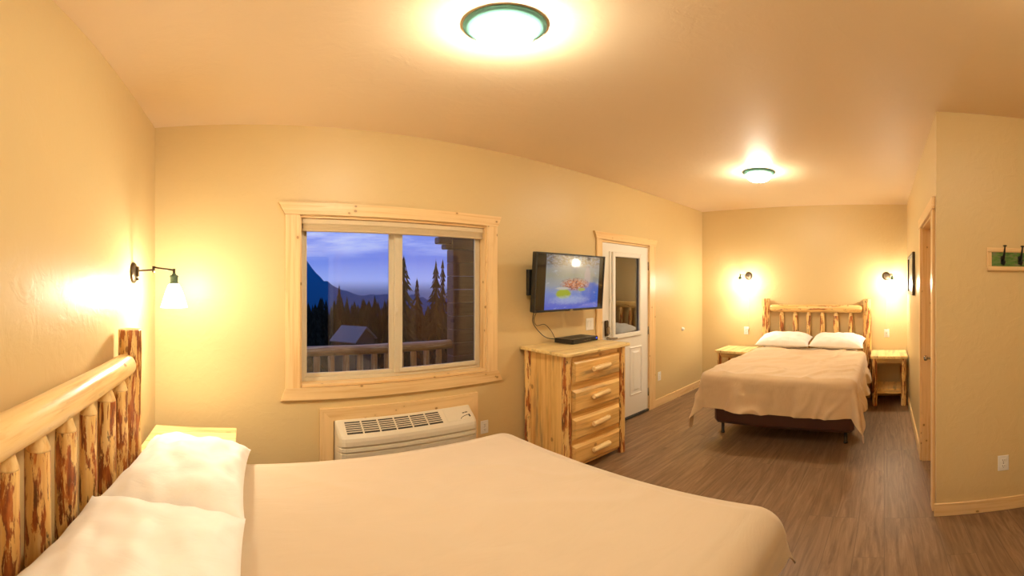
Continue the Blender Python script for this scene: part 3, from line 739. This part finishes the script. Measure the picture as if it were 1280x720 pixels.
c1 = MB().tube(cat([(2.27, 2.60, 1.44), (2.235, 2.61, 1.31), (2.25, 2.62, 1.24), (2.36, 2.655, 1.15), (2.46, 2.675, 1.098), (2.56, 2.672, 1.08)]), .0038, 8).build('cable', M['black'])
tag(c1, 'black cable hanging from behind the television in a low curve', 'cable')
c1 = MB().tube(cat([(2.30, 2.60, 1.40), (2.255, 2.62, 1.29), (2.30, 2.64, 1.225), (2.41, 2.66, 1.225), (2.50, 2.672, 1.16), (2.54, 2.67, 1.10), (2.545, 2.668, 1.088)]), .0030, 8).build('cable', M['black'])
tag(c1, 'black cable making the small upper loop above the black box', 'cable')
bx = thing('set_top_box', 'black set-top box lying on the pine dresser', 'set-top box', (2.70, 2.545, 1.054), .07)
MB().box(-.185, .185, -.105, .105, .004, .045, .003).build('body', M['black'], bx)
m = MB()
for k in range(9): m.box(-.14 + .035 * k, -.118 + .035 * k, -.05, .07, .0449, .0456, .0002)
m.build('top_vents', M['slot'], bx)
MB().box(-.178, .178, -.1085, -.104, .008, .041, .001).build('front_panel', plain('gloss_black', (.008, .008, .01), .12), bx)
MB().box(.150, .166, -.110, -.108, .022, .034, .0005).build('indicator', emit('blue_led', (.05, .1, 1), 2.0), bx)
m = MB()
for k in range(5): m.lathe([(.004, -.1105), (.004, -.108)], (-.02 + .02 * k, 0, .024), 'y', 10)
m.build('buttons', M['chrome'], bx)
for sx in (-1, 1):
    for sy in (-1, 1): MB().lathe([(.01, 0), (.01, .005)], (sx * .15, sy * .08, 0), 'z', 10).build('foot', M['slot'], bx)

# ================================================================== PICTURE, COAT HOOKS
pf = thing('picture_frame', 'dark framed picture on the corridor wall by the far bed', 'picture', (4.56, YR, 1.69))
rframe(-.42, .42, .002, .03, -.225, .225, .035, .004).build('frame', plain('dark_wood_frame', (.03, .016, .01), .3), pf)
t = NT('landscape_print'); cc = t.ramp(t.noise(t.obj(), 4, 5), [(.35, (.12, .14, .10)), (.5, (.45, .42, .30)), (.65, (.70, .62, .45))]); t.bsdf(cc, .3)
MB().box(-.39, .39, .004, .014, -.195, .195, .001).build('print', t.m, pf)
hk = thing('coat_hook_rack', 'pine board with green panel and black coat hooks at right edge', 'coat rack', (XE, -.90, 1.737), 0)
# local: wall at x=0, out along -x, y along the wall
m = MB(); L0, L1 = -.27, .268
m.box(-.020, 0, L0, L1, .044, .072, .003, 'y').box(-.020, 0, L0, L1, -.072, -.044, .003, 'y').box(-.020, 0, L1 - .028, L1, -.044, .044, .003, 'z').box(-.020, 0, L0, L0 + .028, -.044, .044, .003, 'z')
m.build('frame', M['trim'], hk)
t = NT('green_weathered_panel'); o_ = t.obj()
gg = t.ramp(t.noise(t.mapping(o_, (1, 10, 40)), 2, 5, .6), [(.35, (.05, .10, .025)), (.5, (.10, .22, .03)), (.65, (.20, .16, .09))]); t.bsdf(gg, .6)
MB().box(-.012, 0, L0 + .028, L1 - .028, -.044, .044, .001, 'y').build('panel', t.m, hk)
for y in (.168, .054, -.06, -.174):
    m = MB(); m.box(-.017, -.012, y - .014, y + .014, -.030, .022, .004)
    m.tube([(-.014, y, -.004), (-.03, y, .008), (-.05, y, .035), (-.058, y, .065), (-.060, y, .078)], [.011, .009, .0065, .005, .005], 10)
    m.lathe([(.005, .076), (.013, .079), (.013, .083), (.004, .086)], (-.060, y, 0), 'z', 12)
    m.tube([(-.014, y, -.012), (-.026, y, -.030), (-.042, y, -.034), (-.052, y, -.022), (-.055, y, -.012)], [.010, .008, .006, .006, .007], 10)
    m.build('hook', M['blackmetal'], hk)

# ================================================================== OUTSIDE
gm = NT('dark_meadow'); gm.bsdf(gm.ramp(gm.noise(gm.obj(), .3, 4), [(.3, (.006, .010, .012)), (.7, (.018, .024, .022))]), 1, 0)
struct(MB().add([(-120, 3.2, -3.2), (120, 3.2, -3.2), (120, 260, -33.5), (-120, 260, -33.5)], [[0, 1, 2, 3]]).build('ground', gm.m))
wd = pine('porch_siding', (.16, .09, .045), (.09, .045, .02), knots=.5)
m = MB()
for k in range(24): m.box(2.36, 7.6, 4.20, 4.36, -.4 + .16 * k, -.4 + .16 * (k + 1) - .004, .006, 'x')
struct(m.build('wall_porch', wd))
struct(MB().box(2.18, 2.36, 4.22, 4.34, 2.06, 2.14, .01, 'x').box(2.27, 2.36, 4.22, 4.34, 2.00, 2.06, .01, 'x').box(2.24, 2.36, 4.22, 4.34, 2.14, 2.19, .01, 'x').build('trim_porch', wd))
struct(MB().box(-2.0, 7.6, 2.9, 4.42, -.5, -.4, .01, 'x').build('trim_deck', wd))
pr = thing('porch_railing', 'log porch railing seen through the lower window', 'railing', (0, 4.27, 0))
MB().log((-1.6, 0, .86), (2.36, 0, .86), .06, .055, 16, ('flat', 'flat'), .05, 24).build('top_rail', M['porch'], pr)
MB().log((-1.6, 0, -.1), (2.36, 0, -.1), .05, .05, 14, ('flat', 'flat'), .05, 16).build('bottom_rail', M['porch'], pr)
for k in range(21): MB().log((.16 * k - 1.0, 0, -.1), (.16 * k - 1.0, 0, .84), .038, .036, 12, ('cone', 'cone'), .07, 10).build('spindle', M['porch'], pr)
for x in (-1.62,): MB().log((x, 0, -.4), (x, 0, 1.0), .07, .07, 14).build('post', M['porch'], pr)

con = NT('conifer_needles'); con.bsdf(con.ramp(con.noise(con.obj(), 3, 3), [(.3, (.006, .009, .007)), (.7, (.022, .028, .020))]), 1, 0)
trk = plain('conifer_trunk', (.03, .02, .014), .9)
def conifer(m, x, y, z0, z1, r, seed, tiers=17, n=8):
    rnd = random.Random(seed); H = z1 - z0
    for k in range(tiers):
        f = k / tiers; zc = z0 + H * (.10 + .9 * f); rr = r * (1 - f) ** .85 * rnd.uniform(.75, 1.15) + .02 * r
        nxt = min(z1, zc + H / tiers * 1.9)
        for j in range(n):
            th = 2 * PI * (j + rnd.uniform(-.35, .35)) / n; le = rr * rnd.uniform(.55, 1.15); wdt = 1.7 / n
            dr = H / tiers * rnd.uniform(.25, .75)
            a = (x, y, nxt); b_ = (x + le * math.cos(th), y + le * math.sin(th), zc - dr * .5)
            c_ = (x + le * .55 * math.cos(th - wdt), y + le * .55 * math.sin(th - wdt), zc + dr * .3); d_ = (x + le * .55 * math.cos(th + wdt), y + le * .55 * math.sin(th + wdt), zc + dr * .3)
            m.add([a, c_, b_, d_], [[0, 1, 2], [0, 2, 3]])
    m.add([(x - .04 * r, y, z1 - H * .08), (x + .04 * r, y, z1 - H * .08), (x, y, z1 + H * .015)], [[0, 1, 2]])
    return m
def polar(az, dist): return dist * math.sin(az), dist * math.cos(az)
trees = [(.2316, 36, 1.56, 1.0, 'single dark spruce through the left window pane'), (.3905, 21, 3.05, 1.3, 'tall spruce just right of the window mullion'),
         (.4227, 25, 1.94, 1.15, 'short broad spruce in the right window pane'), (.4692, 30, 3.37, 1.25, 'left of two tall spruces in the right window pane'),
         (.4860, 34, 3.68, 1.05, 'right of two tall spruces in the right window pane'), (.5050, 39, 3.8, 1.0, 'spruce partly hidden by the porch corner')]
for i, (az, dist, zt, r_, lab) in enumerate(trees):
    x, y = polar(az, dist)
    gz = -3.2 - (y - 3.2) * .118
    o = thing('spruce_tree', lab, 'tree', (x, y, gz), 0, 'spruces outside the window')
    conifer(MB(), 0, 0, 1.0, zt - gz, r_, i + 3, 22).build('crown', con.m, o, False)
    MB().log((0, 0, 0), (0, 0, zt - gz - .9), .16, .05, 8).build('trunk', trk, o)
fm = MB(); rnd = random.Random(5)
for k in range(170):
    az = -.12 + .80 * k / 170 + rnd.uniform(-.004, .004); dist = rnd.uniform(42, 62); x, y = polar(az, dist)
    topel = -.046 - .010 * math.sin(az * 17) + rnd.uniform(-.022, .014)
    conifer(fm, x, y, -3.4 - (y - 3.2) * .118, CAMZ + dist * topel, rnd.uniform(1.4, 2.3), k, 7, 7)
tag(fm.build('forest', con.m, None, False), 'dark band of forest below the hills outside the window', 'forest', None, 'stuff')
hm = NT('blue_hill_airlight'); hp = hm.n('ShaderNodeSeparateXYZ'); hm.l(hm.n('ShaderNodeTexCoord').outputs['Generated'], hp.inputs[0])
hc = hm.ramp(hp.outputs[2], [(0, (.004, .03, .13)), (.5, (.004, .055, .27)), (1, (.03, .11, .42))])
he = hm.n('ShaderNodeEmission'); hm.l(hc, he.inputs[0]); he.inputs[1].default_value = 1; hm.l(he.outputs[0], hm.out.inputs[0])  # hills emit their blue colour to imitate distant airlight
def ridge(u, v):
    az = -.5 + 1.5 * u; el = .25 * math.exp(-(az / .15) ** 2) + .008 * noise.noise((az * 30, 2, 0)) + .004 * noise.noise((az * 90, 5, 0)) - .035 + .03 * math.exp(-((az - .36) / .07) ** 2) * .3
    x, y = polar(az, 240); return (x, y, -40 + (CAMZ + 240 * math.tan(el) + 40) * v)
struct(MB().grid(ridge, 160, 4).build('hills', hm.m, None, False))
cab = thing('cabin', 'small cabin with pale metal roof below the window view', 'cabin', (*polar(.268, 27), -3.55), -.85)
MB().prism([(-1.6, -3.3), (1.6, -3.3), (1.6, 2.2), (0, 3.1), (-1.6, 2.2)], -1.2, 1.2, 'x', 'x').build('wall', plain('dark_cabin_wall', (.02, .016, .012), .9), cab)
for s_ in (-1, 1): MB().add([(-1.4, s_ * 1.9, 1.95), (1.4, s_ * 1.9, 1.95), (1.4, 0, 3.2), (-1.4, 0, 3.2), (-1.4, s_ * 1.9, 2.03), (1.4, s_ * 1.9, 2.03), (1.4, 0, 3.28), (-1.4, 0, 3.28)], [[0, 1, 2, 3], [4, 5, 6, 7], [0, 1, 5, 4], [1, 2, 6, 5], [2, 3, 7, 6], [3, 0, 4, 7]]).build('roof', plain('metal_roof', (.09, .10, .115), .6), cab)
cab.scale = (.72, .72, .72)

# ------------------------------------------------------------------ dusk sky
wo = bpy.data.worlds.new('dusk_sky'); bpy.context.scene.world = wo; wo.use_nodes = True
nt = wo.node_tree; nt.nodes.clear()
def wn(t_, **k):
    n_ = nt.nodes.new(t_)
    for a, b_ in k.items(): setattr(n_, a, b_)
    return n_
tc = wn('ShaderNodeTexCoord'); sp = wn('ShaderNodeSeparateXYZ'); nt.links.new(tc.outputs['Generated'], sp.inputs[0])
rp = wn('ShaderNodeValToRGB'); cr = rp.color_ramp
for _ in range(3): cr.elements.new(.5)
for e, (p_, c_) in zip(cr.elements, [(0, (.03, .05, .10)), (.490, (.12, .17, .44)), (.505, (.46, .58, 1.25)), (.53, (.24, .36, 1.15)), (.57, (.28, .42, 1.25))]): e.position = p_; e.color = (*c_, 1)
ma = wn('ShaderNodeMath', operation='MULTIPLY_ADD'); nt.links.new(sp.outputs[2], ma.inputs[0]); ma.inputs[1].default_value = .5; ma.inputs[2].default_value = .5
nt.links.new(ma.outputs[0], rp.inputs[0])
mp = wn('ShaderNodeMapping'); mp.inputs['Scale'].default_value = (1.4, 1.4, 9); nt.links.new(tc.outputs['Generated'], mp.inputs[0])
nz = wn('ShaderNodeTexNoise'); nz.inputs['Scale'].default_value = 3.2; nz.inputs['Detail'].default_value = 6; nz.inputs['Roughness'].default_value = .6; nt.links.new(mp.outputs[0], nz.inputs['Vector'])
cr2 = wn('ShaderNodeValToRGB'); cr2.color_ramp.elements[0].position = .47; cr2.color_ramp.elements[1].position = .72; nt.links.new(nz.outputs[0], cr2.inputs[0])
hi = wn('ShaderNodeMapRange'); hi.inputs[1].default_value = .05; hi.inputs[2].default_value = .15; nt.links.new(sp.outputs[2], hi.inputs[0])
mm = wn('ShaderNodeMath', operation='MULTIPLY'); nt.links.new(cr2.outputs[0], mm.inputs[0]); nt.links.new(hi.outputs[0], mm.inputs[1])
mixc = wn('ShaderNodeMix', data_type='RGBA'); nt.links.new(mm.outputs[0], mixc.inputs[0]); nt.links.new(rp.outputs[0], mixc.inputs[6]); mixc.inputs[7].default_value = (1.3, 1.4, 1.7, 1)
bg = wn('ShaderNodeBackground'); bg.inputs[1].default_value = 1.0; nt.links.new(mixc.outputs[2], bg.inputs[0])
ow = wn('ShaderNodeOutputWorld'); nt.links.new(bg.outputs[0], ow.inputs[0])

# ------------------------------------------------------------------ camera: panorama as in the photograph
cam = bpy.data.cameras.new('camera'); co = bpy.data.objects.new('camera', cam); C.objects.link(co)
co.location = (0, 0, CAMZ); co.rotation_euler = (PI / 2, 0, -.6562)
cam.type = 'PANO'; cam.panorama_type = 'EQUIRECTANGULAR'
F = 508.7
cam.longitude_min, cam.longitude_max = -640 / F, 640 / F
cam.latitude_max, cam.latitude_min = 355.3 / F, -364.7 / F
cam.clip_start = .02; cam.clip_end = 600
sc = bpy.context.scene; sc.camera = co
sc.view_settings.view_transform = 'Standard'; sc.view_settings.look = 'None'; sc.view_settings.exposure = -0.30; sc.view_settings.gamma = 1.0
sc.cycles.use_denoising = True
sc.cycles.max_bounces = 10; sc.cycles.diffuse_bounces = 6; sc.cycles.transparent_max_bounces = 16
sc.cycles.sample_clamp_indirect = 8
